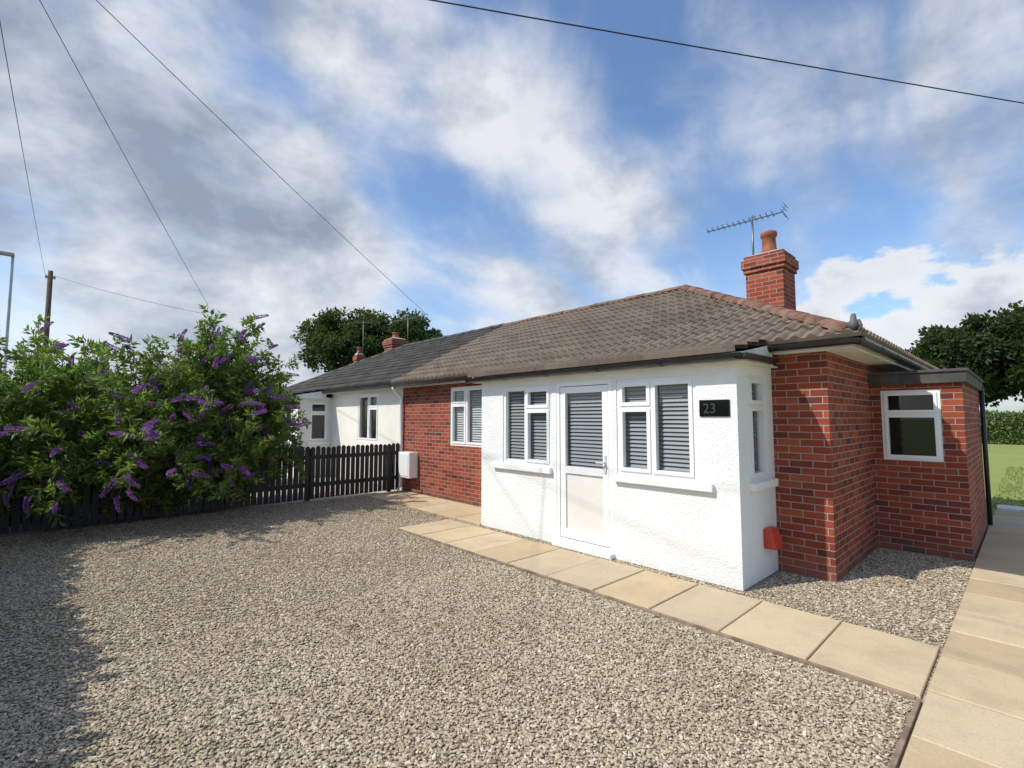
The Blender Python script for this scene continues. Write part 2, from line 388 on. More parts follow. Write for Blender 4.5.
# ------------------------------------------------------------------ roof tile sheets
def tilesheet(name, m, parent, O, U, V, ulen, vlen, clips, mirror=False):
    O = Vector(O); U = Vector(U).normalized(); V = Vector(V).normalized(); Nn = U.cross(V).normalized()
    if Nn.z < 0: Nn = -Nn
    ex = .31; nc = int(math.ceil(vlen/ex)); step = .025; nu = int(ulen/step)+1
    prof = []
    for i in range(nu):
        t = (i*step/.15) % 1.0; prof.append(.038*max(0, math.sin(math.pi*min(1, t/.62)))**.8 if t < .62 else 0.0)
    vs = []; fs = []
    for j in range(nc):
        v0 = j*ex; v1 = min(vlen, (j+1)*ex); wob = random.uniform(-.003, .003)
        for (vv, hh) in ((v0, 0.0), (v0-.001+wob, .040), (v1, .012)):
            for i in range(nu):
                tj = .003*math.sin((i//12)*12.9898+j*78.2)
                p = O+U*min(i*step, ulen)+V*vv+Nn*(hh+(prof[i] if hh > 0 else 0)+(tj if hh > .02 else 0)); vs.append(p)
    for r in range(nc*3-1):
        if r % 3 == 2: continue
        for i in range(nu-1):
            a = r*nu+i; fs.append((a, a+1, a+nu+1, a+nu))
    bm = bmesh.new(); bv = [bm.verts.new(p) for p in vs]
    for f in fs: bm.faces.new([bv[i] for i in f])
    for (co, no) in clips:
        geom = bm.verts[:]+bm.edges[:]+bm.faces[:]
        bmesh.ops.bisect_plane(bm, geom=geom, plane_co=co, plane_no=no, clear_outer=True)
    me = bpy.data.meshes.new(name); off = wloc(parent)
    for v in bm.verts:
        if MB.mirror is not None: v.co.x = MB.mirror-v.co.x
        v.co -= off
    bm.to_mesh(me); bm.free(); me.materials.append(m)
    o = bpy.data.objects.new(name, me); col.objects.link(o); o.parent = parent; return o
def captiles(mb, p, q, r=.11, L=.42):
    p = Vector(p); q = Vector(q); d = q-p; n = max(1, int(d.length/L)); d.normalize(); a = d.cross(Vector((0, 0, 1))).normalized(); b = a.cross(d)
    seg = 9; tot = (q-p).length
    for i in range(n):
        s0 = p+d*(tot*i/n+.006); s1 = p+d*(tot*(i+1)/n+.012); r0 = r*random.uniform(.97, 1.05); dz = random.uniform(-.006, .006)
        vs = []
        for (c, rr) in ((s0, r0), (s1, r0*.93)):
            for k in range(seg):
                t = math.pi*k/(seg-1); vs.append(c+a*math.cos(t)*rr+b*(math.sin(t)*rr*.72-.035+dz))
        for (c, rr) in ((s0, r0-.018), (s1, r0*.93-.018)):
            for k in range(seg):
                t = math.pi*k/(seg-1); vs.append(c+a*math.cos(t)*rr+b*(math.sin(t)*rr*.72-.035+dz))
        fs = []
        for k in range(seg-1):
            fs.append((k, k+1, seg+k+1, seg+k)); fs.append((2*seg+k, 3*seg+k, 3*seg+k+1, 2*seg+k+1))
            fs.append((k, 2*seg+k, 2*seg+k+1, k+1)); fs.append((seg+k, seg+k+1, 3*seg+k+1, 3*seg+k))
        mb.add(vs, fs)
def gutter(mb, p, q, r=.056):
    p = Vector(p); q = Vector(q); d = (q-p).normalized(); a = d.cross(Vector((0, 0, 1))).normalized(); seg = 9
    vs = []
    for c in (p, q):
        for rr in (r, r-.006):
            for k in range(seg):
                t = math.pi*k/(seg-1); vs.append(c+a*math.cos(t)*rr-Vector((0, 0, 1))*math.sin(t)*rr)
    fs = []
    for k in range(seg-1):
        fs.append((k, k+1, 2*seg+k+1, 2*seg+k)); fs.append((seg+k, 3*seg+k, 3*seg+k+1, seg+k+1))
    fs.append((0, 2*seg, 3*seg, seg)); fs.append((seg-1, 2*seg-1, 4*seg-1, 3*seg-1))
    for o in (0, 2*seg): fs.append(tuple(range(o, o+seg)))
    mb.add(vs, fs)
    n = int((q-p).length/.9)+1
    for i in range(n+1):
        c = p+(q-p)*(i/n); w = d*.018
        vs = []
        for e in (-w, w):
            for k in range(seg):
                t = math.pi*k/(seg-1); vs.append(c+e+a*math.cos(t)*(r+.007)-Vector((0, 0, 1))*math.sin(t)*(r+.007))
        mb.add(vs, [(k, k+1, seg+k+1, seg+k) for k in range(seg-1)])

def stack(root, cx, cy, s, z0, z1, ph, name='chimney', pots=1, m=RED, pr=.125):
    mb = MB(); h = s/2; zc = z1-.30
    mb.box(cx-h, cx+h, cy-h, cy+h, z0, zc)
    for i, (e, a, b) in enumerate(((.03, 0, .075), (.055, .075, .225), (.02, .225, .30))): mb.box(cx-h-e, cx+h+e, cy-h-e, cy+h+e, zc+a, zc+b)
    c = mb.build(name, m, root, bevel=.004)
    k = min(.15, h*.8)
    MB().add([(cx-h, cy-h, z1), (cx+h, cy-h, z1), (cx+h, cy+h, z1), (cx-h, cy+h, z1), (cx-k, cy-k, z1+.07), (cx+k, cy-k, z1+.07), (cx+k, cy+k, z1+.07), (cx-k, cy+k, z1+.07)],
             [(0, 1, 5, 4), (1, 2, 6, 5), (2, 3, 7, 6), (3, 0, 4, 7), (4, 5, 6, 7)]).build('mortar_cap', CEM, c)
    z = z1+.05; MB().lathe(cx, cy, [(pr*1.12, z), (pr*1.05, z+.06), (pr*.93, z+.1), (pr*.86, z+ph*.75), (pr*1.05, z+ph*.8), (pr*1.08, z+ph*.93), (pr*.98, z+ph), (pr*.75, z+ph), (pr*.7, z+ph*.6), (.001, z+ph*.6)], 20).build('chimney_pot', POT, c, smooth=True)
    return c

RY, RZ, EY, EZ = 9.0, 4.20, 5.55, 2.46
EX = -1.11; RX = EX-(RY-EY); PX = -9.9; WR = -1.41; BY = 12.2
def house(root, o):
    MB.mirror = o['mirror']
    bm_, rm = o['wall'], o['roof']
    w = MB(); rw = o['rw']
    wall(w, front(5.8), PX, -5.88, 0, 2.44, [rw])
    wall(w, front(5.8), -1.95, WR, 0, 2.44, [])
    w.box(WR-.13, WR, 5.93, BY, 0, 2.44); w.box(PX, WR-.13, BY-.13, BY, 0, 2.44)
    w.box(PX+.0, PX+.1, 5.93, BY-.13, 0, 2.44)
    w.build('wall', bm_, root)
    MB().box(PX+.1, WR-.13, 5.93, BY-.13, .0, .02).build('room_floor', m_dark, root)
    p = MB(); w1 = (-5.38, -4.41, .99, 2.10); w2 = (-3.36, -2.37, .99, 2.10); sw = o['sw']
    wall(p, front(4.85), -5.88, -1.95, 0, 2.25, [w1, (-4.32, -3.43, 0, 2.12), w2])
    if o['swm']: wall(p, sidep(-1.95), 4.98, 5.8, 0, 2.25, []); wall(p, siden(-5.88), 4.98, 5.8, 0, 2.25, [sw])
    else: wall(p, sidep(-1.95), 4.98, 5.8, 0, 2.25, [sw]); wall(p, siden(-5.88), 4.98, 5.8, 0, 2.25, [])
    p.build('porch_wall', o['porch'], root)
    window(root, front(4.85), *w1, CAS_R, sill=(.2, .02)); window(root, front(4.85), *w2, CAS_L, sill=(.03, .17))
    window(root, siden(-5.88) if o['swm'] else sidep(-1.95), *sw, [(0, 1, 0, .73, 1), (0, 1, .73, 1, 1)], blind=not o['swm'], sill=(.04, .06 if o['swm'] else .14))
    window(root, front(5.8), *rw, CAS_L, blind=o['blind'], sill=None)
    P = front(4.85); u0, u1, z0, z1 = -4.32, -3.43, .06, 2.12
    fr = MB(); f = .055
    fr.mbox(P, u0, u0+f, .005, .08, z0, z1); fr.mbox(P, u1-f, u1, .005, .08, z0, z1); fr.mbox(P, u0+f, u1-f, .005, .08, z1-f, z1); fr.mbox(P, u0+f, u1-f, .005, .08, z0, z0+.04)
    fr.build('door_frame', UPVC, root)
    a, b, c, d = u0+f+.008, u1-f-.008, z0+.05, z1-f-.008; s = .085; mid = .98
    dm = MB(); dm.mbox(P, a, a+s, .012, .07, c, d); dm.mbox(P, b-s, b, .012, .07, c, d); dm.mbox(P, a+s, b-s, .012, .07, d-s, d); dm.mbox(P, a+s, b-s, .012, .07, c, c+s+.03); dm.mbox(P, a+s, b-s, .012, .07, mid-.045, mid+.045)
    dd = dm.build('door', UPVC, root, bevel=.003)
    MB().mbox(P, a+s, b-s, .034, .06, c+s+.03, mid-.045).build('lower_panel', PANEL, dd)
    q = [P(a+s, .04, mid+.045), P(b-s, .04, mid+.045), P(b-s, .04, d-s), P(a+s, .04, d-s)]
    MB().add(q, [(0, 1, 2, 3)]).build('pane', GLASS, dd, recalc=False)
    slats(P, a+s-.02, b-s+.02, mid+.03, d-s+.01, .09, dd, .047)
    hd = MB().mbox(P, b-.058, b-.030, 0, .012, .98, 1.20); hd.mbox(P, b-.052, b-.036, -.035, 0, 1.10, 1.116); hd.mbox(P, b-.15, b-.036, -.047, -.03, 1.098, 1.118)
    hd.build('handle', HANDLE, dd, bevel=.003)
    MB().mbox(P, u0-.02, u1+.02, -.09, .005, 0.0, .058).build('doorstep', SILLM, root, bevel=.008)
    V = Vector((0, RY-EY, RZ-EZ)); vl = V.length
    hipc = ((EX, EY, 0), (1, 1, 0)); hipb = ((EX, 2*RY-EY, 0), (1, -1, 0))
    oy = .07*(RY-EY)/vl; oz = .07*(RZ-EZ)/vl
    rf = tilesheet('roof', rm, root, (PX, EY-oy, EZ-oz), (1, 0, 0), V, EX-PX+.1, vl+.05, [hipc])
    tilesheet('roof_slope', rm, root, (PX, 2*RY-EY+oy, EZ-oz), (1, 0, 0), (0, -(RY-EY), RZ-EZ), EX-PX+.1, vl+.05, [hipb])
    tilesheet('roof_slope', rm, root, (EX+oy, EY-.1, EZ-oz), (0, 1, 0), (-(RY-EY), 0, RZ-EZ), 2*(RY-EY)+.2, vl+.05, [((EX, EY, 0), (-1, -1, 0)), ((EX, 2*RY-EY, 0), (-1, 1, 0))])
    sk = Vector((0, EY-4.70, EZ-2.295))
    tilesheet('porch_roof', rm, root, (-6.0, 4.66, 2.285), (1, 0, 0), sk, 4.14, sk.length+.02, [])
    r1 = MB(); captiles(r1, (PX, RY, RZ+.055), (RX, RY, RZ+.055)); r1.build('ridge_tiles', o['ridge'], rf, smooth=True)
    r2 = MB(); captiles(r2, (EX, EY, EZ+.05), (RX, RY, RZ+.065)); captiles(r2, (EX, 2*RY-EY, EZ+.05), (RX, RY, RZ+.065)); r2.build('hip_tiles', o['hip'], rf, smooth=True)
    hp = MB().tube([(EX-.04, EY+.04, EZ+.02), (EX+.05, EY-.05, EZ+.01), (EX+.075, EY-.075, EZ+.06), (EX+.05, EY-.05, EZ+.12)], .014, 6).lathe(EX-.0, EY-.0, [(.001, EZ+.02), (.055, EZ+.05), (.06, EZ+.10), (.03, EZ+.13), (.02, EZ+.19), (.001, EZ+.2)], 10)
    hp.build('hip_iron', LEAD, rf, smooth=True)
    fs = MB(); z0, z1 = 2.33, 2.445
    fs.box(PX, -6.02, EY+.02, EY+.04, z0, z1); fs.box(-1.84, EX-.02, EY+.02, EY+.04, z0, z1); fs.box(EX-.04, EX-.02, EY+.04, 2*RY-EY-.04, z0, z1)
    fs.box(-6.0, -1.86, 4.755, 4.775, 2.20, 2.292)
    for X in (-6.0, -1.88):
        fs.add([(X, 4.775, 2.20), (X, 5.59, 2.20), (X, 5.59, 2.44), (X, 4.775, 2.29), (X+.02, 4.775, 2.20), (X+.02, 5.59, 2.20), (X+.02, 5.59, 2.44), (X+.02, 4.775, 2.29)],
               [(0, 1, 2, 3), (7, 6, 5, 4), (0, 4, 5, 1), (1, 5, 6, 2), (2, 6, 7, 3), (3, 7, 4, 0)])
    fs.build('fascia', SOFF, root)
    sf = MB(); sf.box(PX, -6.0, EY+.04, 5.8, 2.345, 2.36); sf.box(-1.86, EX-.04, EY+.04, 5.8, 2.345, 2.36); sf.box(WR, EX-.04, 5.8, BY, 2.345, 2.36)
    sf.box(-5.98, -1.88, 4.775, 4.85, 2.205, 2.22); sf.box(-5.98, -5.88, 4.85, 5.8, 2.205, 2.22); sf.box(-1.95, -1.88, 4.85, 5.8, 2.205, 2.22)
    sf.build('soffit', SOFF, root)
    gt = MB(); gutter(gt, (PX, EY-.04, EZ-.05), (-6.02, EY-.04, EZ-.05)); gutter(gt, (-1.86, EY-.04, EZ-.05), (EX+.04, EY-.04, EZ-.05)); gutter(gt, (EX+.04, EY-.04, EZ-.05), (EX+.04, 2*RY-EY, EZ-.05))
    gutter(gt, (-6.03, 4.695, 2.265), (-1.83, 4.695, 2.265))
    gutter(gt, (-1.83, 4.66, 2.265), (-1.83, 5.5, 2.275))
    gt.build('gutter', BLACKP, root)
    stack(root, *o['ch'], m=RED)
    e = MB(); bw = (-1.30, -.72, 1.12, 2.0)
    wall(e, front(7.75), WR, -.52, 0, 2.07, [bw]); e.box(-.65, -.52, 7.88, 10.4, 0, 2.07); e.box(WR, -.65, 10.27, 10.4, 0, 2.07)
    e.build('extension_wall', bm_, root)
    bf = window(root, front(7.75), *bw, [(0, 1, 0, .68, 1), (0, 1, .68, 1, 1)], blind=False, sill=None, fw=.042)
    MB().box(-1.34, -.68, 7.885, 7.90, 1.0, 2.06).build('dark_backing', m_black, bf)  # near-black panel added behind the glass so the window reads as dark inside
    MB().box(WR+.002, -.475, 7.69, 10.45, 2.07, 2.2).box(WR+.002, -.455, 7.67, 10.47, 2.2, 2.235).build('flat_roof', FELT, root, bevel=.006)
    MB.mirror = None
m_dark = m_plain('dark room', (.05, .045, .04), .9, .2, 3)

H1 = thing('brick_bungalow', 'red brick bungalow with white rendered porch, brown tiled roof and tall brick chimney', 'bungalow', (-5.6, 9, 0))
house(H1, dict(mirror=None, wall=RED, porch=STUC, roof=TILE, ridge=RIDGE, hip=HIPM, ch=(-2.98, RY, .6, 3.0, 4.47, .40), blind=2, rw=(-8.04, -6.92, 1.10, 2.27), sw=(5.14, 5.60, 1.0, 2.10), swm=False))
pq = MB().box(-2.33, -2.02, 4.835, 4.849, 1.665, 1.835).build('number_plaque', PLAQ, H1, bevel=.003)
cu = bpy.data.curves.new('digits', 'FONT'); cu.body = '23'; cu.size = .14; cu.extrude = .002
tmp = bpy.data.objects.new('tmp', cu); col.objects.link(tmp); bpy.context.view_layer.update()
dme = bpy.data.meshes.new_from_object(tmp.evaluated_get(bpy.context.evaluated_depsgraph_get())); bpy.data.objects.remove(tmp)
for v in dme.vertices:
    x_, y_, z_ = v.co; v.co = Vector((-2.29+x_, 4.832-z_, 1.70+y_))-H1.location
dme.materials.clear(); dme.materials.append(DIGIT); do = bpy.data.objects.new('digits', dme); col.objects.link(do); do.parent = pq
MB().add([(-1.949, 5.40, .30), (-1.949, 5.62, .30), (-1.949, 5.62, .50), (-1.949, 5.40, .50), (-1.83, 5.40, .30), (-1.83, 5.62, .30), (-1.88, 5.62, .50), (-1.88, 5.40, .50)],
         [(0, 1, 2, 3), (7, 6, 5, 4), (0, 4, 5, 1), (1, 5, 6, 2), (2, 6, 7, 3), (3, 7, 4, 0)]).build('vent_cover', CAST, H1, bevel=.008)
mbx = MB().box(-9.68, -9.22, 5.58, 5.799, .34, .90).build('meter_box', UPVC, H1, bevel=.015)
MB().box(-9.64, -9.26, 5.570, 5.579, .38, .86).build('meter_door', UPVC, mbx, bevel=.003)
MB().tube([(-9.86, 5.51, 2.38), (-9.86, 5.53, 2.3), (-9.86, 5.74, 2.12), (-9.86, 5.75, .1), (-9.86, 5.66, .03)], .034, 10).build('downpipe', UPVC, H1, smooth=True)
MB().tube([(-.486, 10.43, 2.12), (-.486, 10.43, .03)], .03, 10).build('downpipe', BLACKP, H1, smooth=True)

H2 = thing('white_bungalow', 'white painted bungalow with dark grey tiled roof adjoining the brick one', 'bungalow', (-14.2, 9, 0))
house(H2, dict(mirror=2*PX, wall=CREAM, porch=CREAM, roof=TILEG, ridge=RIDGEG, hip=RIDGEG, ch=(-3.85, RY, .6, 3.0, 4.55, .22), blind=False, rw=(-8.72, -7.62, 1.05, 2.27), sw=(5.16, 5.70, .98, 2.12), swm=True))
stack(H2, -18.1, 8.6, .26, 2.7, 4.15, .26, pr=.09)

# ------------------------------------------------------------------ aerials
def aerial(loc, label, boom=1.5, mast=1.1, n=13, rz=0., mr=.016):
    t = thing('tv_aerial', label, 'aerial', loc); x, y, z = loc
    MB().tube([(x, y, z), (x, y, z+mast)], mr, 8).build('mast', METAL, t, smooth=True)
    b = MB(); zz = z+mast-.08; cx, sx = math.cos(rz), math.sin(rz)
    e0 = (x-boom*.62*cx, y-boom*.62*sx, zz); e1 = (x+boom*.38*cx, y+boom*.38*sx, zz); b.tube([e0, e1], .011, 6)
    for i in range(n):
        f = i/(n-1)*.86+.02; px, py = e0[0]+(e1[0]-e0[0])*f, e0[1]+(e1[1]-e0[1])*f; L = .09+.05*f
        b.tube([(px+sx*L, py-cx*L, zz+.012), (px-sx*L, py+cx*L, zz+.012)], .005, 5)
        b.tube([(px+sx*L*.5, py-cx*L*.5, zz+.05), (px-sx*L*.5, py+cx*L*.5, zz-.03)], .004, 5)
    b.build('boom', METAL, t)
    r = MB()
    for i in range(5):
        dz = -.10+.05*i; r.tube([(e1[0]+sx*.16+abs(dz)*cx*.5, e1[1]-cx*.16+abs(dz)*sx*.5, zz+dz), (e1[0]-sx*.16+abs(dz)*cx*.5, e1[1]+cx*.16+abs(dz)*sx*.5, zz+dz)], .005, 5)
    r.tube([(e1[0]+.05*cx, e1[1]+.05*sx, zz-.11), e1, (e1[0]+.05*cx, e1[1]+.05*sx, zz+.11)], .007, 5)
    r.build('reflector', METAL, t)
    MB().box(x-.03, x+.03, y-.06, y+.03, z+.08, z+.12).build('bracket', METAL, t)
aerial((-3.32, 9.2, 4.15), 'multi element television aerial on a mast beside the tall brick chimney', 1.35, 1.24, rz=.05, mr=.02)
aerial((-15.8, 9.42, 4.2), 'television aerial on the neighbouring chimney of the grey roofed bungalow', 1.3, 1.25, 9, .2)
aerial((-18.3, 8.85, 3.9), 'leftmost television aerial on the small brick stack of the grey roof', .8, 1.7, 6, .9)

# ------------------------------------------------------------------ fence
fe = thing('picket_fence', 'charcoal painted picket fence dividing the gravel drive from the neighbouring drive', 'fence', (-9.9, 1.5, 0))
y = 5.62; i = 0
while y > -3.0:
    h = 1.08+random.uniform(-.012, .012); w = .086; x0, x1 = -9.875, -9.857
    mb = MB().add([(x0, y, .04), (x1, y, .04), (x1, y+w, .04), (x0, y+w, .04), (x0, y, h-.03), (x1, y, h-.03), (x1, y+w, h-.03), (x0, y+w, h-.03), (x0, y+w/2, h), (x1, y+w/2, h)],
                  [(0, 3, 2, 1), (0, 1, 5, 4), (2, 3, 7, 6), (1, 2, 6, 9, 5), (3, 0, 4, 8, 7), (4, 5, 9, 8), (6, 7, 8, 9)])
    mb.build('picket', FENCEP, fe); y -= .106; i += 1
MB().box(-9.92, -9.876, -3.0, 5.7, .27, .35).build('rail', FENCEP, fe); MB().box(-9.92, -9.876, -3.0, 5.7, .82, .90).build('rail', FENCEP, fe)
y = 5.5
while y > -3.2:
    MB().box(-10.0, -9.921, y-.04, y+.04, 0, 1.03).build('post', FENCEP, fe); y -= 1.8

# ------------------------------------------------------------------ foliage
def unit(a): return a/np.maximum(np.linalg.norm(a, axis=1, keepdims=True), 1e-9)
def leaves(name, P, D, L, W, m, parent, off):
    n = len(P); D = unit(D); S = unit(np.cross(D, rng.normal(size=(n, 3)))); Nn = np.cross(D, S)
    L = np.asarray(L).reshape(-1, 1)*np.ones((n, 1)); W = np.asarray(W).reshape(-1, 1)*np.ones((n, 1))
    P = P-np.array(off)
    v = np.stack([P, P+D*L*.42+S*W*.5+Nn*W*.15, P+D*L-Nn*W*.3, P+D*L*.42-S*W*.5+Nn*W*.15], 1).reshape(-1, 3)
    me = bpy.data.meshes.new(name); me.from_pydata(v.tolist(), [], (np.arange(n*4).reshape(-1, 4)).tolist()); me.materials.append(m)
    o = bpy.data.objects.new(name, me); col.objects.link(o); o.parent = parent; return o
def spike_mesh(L, r, curve):
    n = 260; t = rng.random(n)**.8; a = rng.random(n)*2*math.pi; rad = r*(1-t)**.6*(.75+.35*rng.random(n))+.003
    P = np.stack([np.cos(a)*rad*.5+curve*t*t, np.sin(a)*rad*.5, t*L], 1); D = np.stack([np.cos(a), np.sin(a), rng.random(n)*.8], 1)
    D = unit(D); S = unit(np.cross(D, rng.normal(size=(n, 3)))); l = .022; w = .02
    v = np.stack([P, P+D*l*.6+S*w*.5, P+D*l, P+D*l*.6-S*w*.5], 1).reshape(-1, 3)
    me = bpy.data.meshes.new('flower_spike'); me.from_pydata(v.tolist(), [], np.arange(n*4).reshape(-1, 4).tolist()); me.materials.append(PURP); return me
SPK = [spike_mesh(.25, .043, .05), spike_mesh(.19, .038, .02), spike_mesh(.31, .046, .09), spike_mesh(.27, .042, .12)]
def shrub(loc, label, H, rad, ncane, nflow, m, droop=.35, sy=1.0, Ls=.12, twigs=18, hp=.62, bias=(0, 0), lowf=.3, fs=1.):
    t = thing('flowering_shrub', label, 'shrub', loc); bx, by, bz = loc
    st = MB(); P = []; D = []; tips = []
    for i in range(ncane):
        ph = random.random()*2*math.pi; q = random.random()**.6; ro = rad*q*random.uniform(.75, 1.1)
        isl = random.random() < lowf
        h = H*random.uniform(.2, .6) if isl else H*(1-.45*q**2)*random.uniform(hp, 1.0)
        if isl: ro = rad*random.uniform(.6, 1.05)
        c, s = math.cos(ph), math.sin(ph)*sy; b0 = Vector((bx+c*.35*q, by+s*.45*q, bz)); pts = []
        for k in range(10):
            tt = k/9; zz = h*(tt*(1+droop*q)-droop*q*tt**3)
            if isl: zz = h*(tt*2.3-1.3*tt**2-.5*tt**4)
            pts.append(b0+Vector((c*ro*tt**1.2+bias[0]*tt*tt+random.uniform(-.02, .02), s*ro*tt**1.2+bias[1]*tt*tt+random.uniform(-.02, .02), max(.06, zz))))
        st.tube(pts, [.016*(1-.8*k/9) for k in range(10)], 5)
        tips.append((pts[-1], (pts[-1]-pts[-2]).normalized()))
        for j in range(twigs):
            f = .1+.9*(j+random.random())/twigs; k = min(8, int(f*9)); p = pts[k].lerp(pts[k+1], f*9-k) if f < 1 else pts[-1]
            tg = (pts[k+1]-pts[k]).normalized(); d = (tg*random.uniform(.2, 1)+Vector((random.gauss(0, 1), random.gauss(0, 1), random.gauss(.15, .8)))*.55).normalized()
            ln = random.uniform(.18, .45)*(1.15-.5*f); n = int(ln/.03)+2
            if random.random() < .5: tips.append((p+d*ln-Vector((0, 0, .12*ln)), d))
            for a in range(n):
                g = a/n; pp = p+d*ln*g-Vector((0, 0, .12*ln*g*g))
                for sgn in (-1, 1):
                    v = Vector((random.gauss(0, 1), random.gauss(0, 1), random.gauss(0, 1))); sd = d.cross(v).normalized()
                    dd = d*.55+sd*.8+Vector((0, 0, random.uniform(-.45, .15))); P.append(pp[:]); D.append(dd[:])
    P = np.array(P); D = np.array(D)
    keep = (P[:, 2] > .05) & ~((np.abs(P[:, 0]+9.88) < .06) & (P[:, 2] < 1.08)); P = P[keep]; D = D[keep]
    leaves('foliage', P, D, Ls*rng.uniform(.65, 1.25, len(P)), Ls*.33*rng.uniform(.8, 1.2, len(P)), m, t, loc)
    st.build('stems', BARK, t, recalc=False)
    tips = [q for q in tips if q[0].z > .3 and not (q[0].x < -9.8 and q[0].z < 1.1)]
    def outw(q): return ((q[0].x-bx)*.85-(q[0].y-by)*.35)/rad*1.0+.6*q[0].z/H+random.gauss(0, .55)
    sc_ = sorted(tips, key=lambda q: -outw(q))
    for (p, d) in sc_[:nflow]:
        d = (d+Vector((.35+random.gauss(0, .35), random.gauss(0, .4), random.uniform(-.75, .25)))).normalized()
        p = p+Vector((.06, -.02, 0))
        o = bpy.data.objects.new('flower_spike', random.choice(SPK)); col.objects.link(o); o.parent = t
        o.location = p-Vector(loc); o.rotation_mode = 'QUATERNION'; o.rotation_quaternion = d.to_track_quat('Z', 'Y'); s = random.uniform(.75, 1.15)*fs; o.scale = (s, s, s)
    return t
shrub((-10.6, -.2, 0), 'broad purple flowering bush behind the picket fence at the far left', 3.25, 1.7, 120, 50, LEAF, lowf=.2)
shrub((-10.15, 1.15, 0), 'middle purple flowering bush hanging over the picket fence almost to the gravel', 3.0, 1.45, 140, 85, LEAF, lowf=.42, bias=(.35, 0))
shrub((-10.4, 2.3, 0), 'tallest purple flowering bush with arching shoots, nearest the white bungalow', 3.9, 1.08, 130, 95, LEAF, droop=.6, bias=(.15, 0), lowf=.3, hp=.55)
shrub((-12.3, -.6, 0), 'pale green bush standing behind the fence at the left edge', 3.3, 1.5, 60, 8, LEAF2)

def tree(loc, H, rad, label, m, nclump=70, per=130, L=.3, th=.35, group=None, squash=.8, name='tree', low=.18):
    t = thing(name, label, 'tree', loc, group); bx, by, bz = loc
    tr = MB(); zc = H-rad*squash
    tr.tube([(bx, by, -.1), (bx+.1, by, H*.2), (bx-.1, by+.1, H*.45), (bx, by, H*.8)], [rad*.07, rad*.055, rad*.04, .04], 8)
    P = []; D = []
    for i in range(nclump):
        v = Vector((random.gauss(0, 1), random.gauss(0, 1), random.gauss(0, 1))).normalized(); q = random.random()**.4
        k = 1+.16*math.sin(3*math.atan2(v.y, v.x)+loc[0])
        c = Vector((bx+v.x*rad*q*k*.88, by+v.y*rad*q*k*.88, max(H*low, zc+v.z*rad*squash*q*.9))); cr = rad*random.uniform(.13, .26)
        if i % 5 == 0: tr.tube([(bx, by, H*.35), ((bx+c.x)/2, (by+c.y)/2, (H*.35+c.z)/2+.2), c[:]], [rad*.028, rad*.018, .02], 5)
        n = rng.normal(size=(per, 3)); n = unit(n); r = cr*rng.uniform(.35, 1.08, (per, 1)); P.append(np.array(c)+n*r*np.array([1, 1, .75])); D.append(n+rng.normal(size=(per, 3))*.7)
    P = np.concatenate(P); D = np.concatenate(D)
    leaves('crown', P, D, L*rng.uniform(.6, 1.2, len(P)), L*.6, m, t, loc); tr.build('trunk', BARK, t, recalc=False); return t
def polar(az, dist):
    a = R(46.9-az); return (-math.sin(a)*dist, math.cos(a)*dist)
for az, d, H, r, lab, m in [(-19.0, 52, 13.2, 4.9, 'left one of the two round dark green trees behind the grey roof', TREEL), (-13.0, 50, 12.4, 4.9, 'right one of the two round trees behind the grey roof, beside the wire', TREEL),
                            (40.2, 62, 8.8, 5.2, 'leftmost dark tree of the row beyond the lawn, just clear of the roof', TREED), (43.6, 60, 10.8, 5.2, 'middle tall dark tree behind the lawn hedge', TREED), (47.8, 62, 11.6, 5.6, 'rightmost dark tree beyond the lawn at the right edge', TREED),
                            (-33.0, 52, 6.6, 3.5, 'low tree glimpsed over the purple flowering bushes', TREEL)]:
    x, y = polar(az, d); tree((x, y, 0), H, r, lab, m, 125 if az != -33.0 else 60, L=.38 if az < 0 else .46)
def hedge(x0, x1, y0, y1, H, label, m, n, L=.07):
    t = thing('hedge', label, 'hedge', ((x0+x1)/2, (y0+y1)/2, 0))
    P = np.stack([rng.uniform(x0, x1, n), rng.uniform(y0, y1, n), rng.uniform(.02, H, n)], 1)
    P[:, 2] += .07*np.sin(P[:, 0]*2.1)*(P[:, 2]/H)
    leaves('foliage', P, rng.normal(size=(n, 3))+np.array([0, 0, .3]), L*rng.uniform(.6, 1.2, n), L*.6, m, t, t.location)
    st = MB(); x = x0+.2
    while x < x1: st.tube([(x, (y0+y1)/2, 0), (x+.05, (y0+y1)/2, H*.8)], [.025, .01], 5); x += .8
    st.build('stems', BARK, t); return t
hedge(-8, 16, 44, 45.4, 2.05, 'clipped green hedge along the far end of the lawn', HEDGEL, 30000, .2)
hedge(-10.2, -2.6, -2.3, -1.4, 1.98, 'boundary hedge along the near side of the gravel drive', HEDGEL, 52000, .17)

n = 22000; P = np.stack([rng.uniform(-.6, 9, n), rng.uniform(12.8, 24, n), np.full(n, -.04)], 1)
LAWN = m_leaf('lawn blade', (.16, .20, .05), (.26, .30, .09), (.36, .38, .14), .2)
lw = leaves('grass', P, rng.normal(size=(n, 3))*.35+np.array([0, 0, 1]), .05*rng.uniform(.5, 1.2, n), .03, LAWN, None, (0, 0, 0)); lw['kind'] = 'stuff'; tag(lw, 'mown green lawn grass beyond the pale kerb', 'grass')

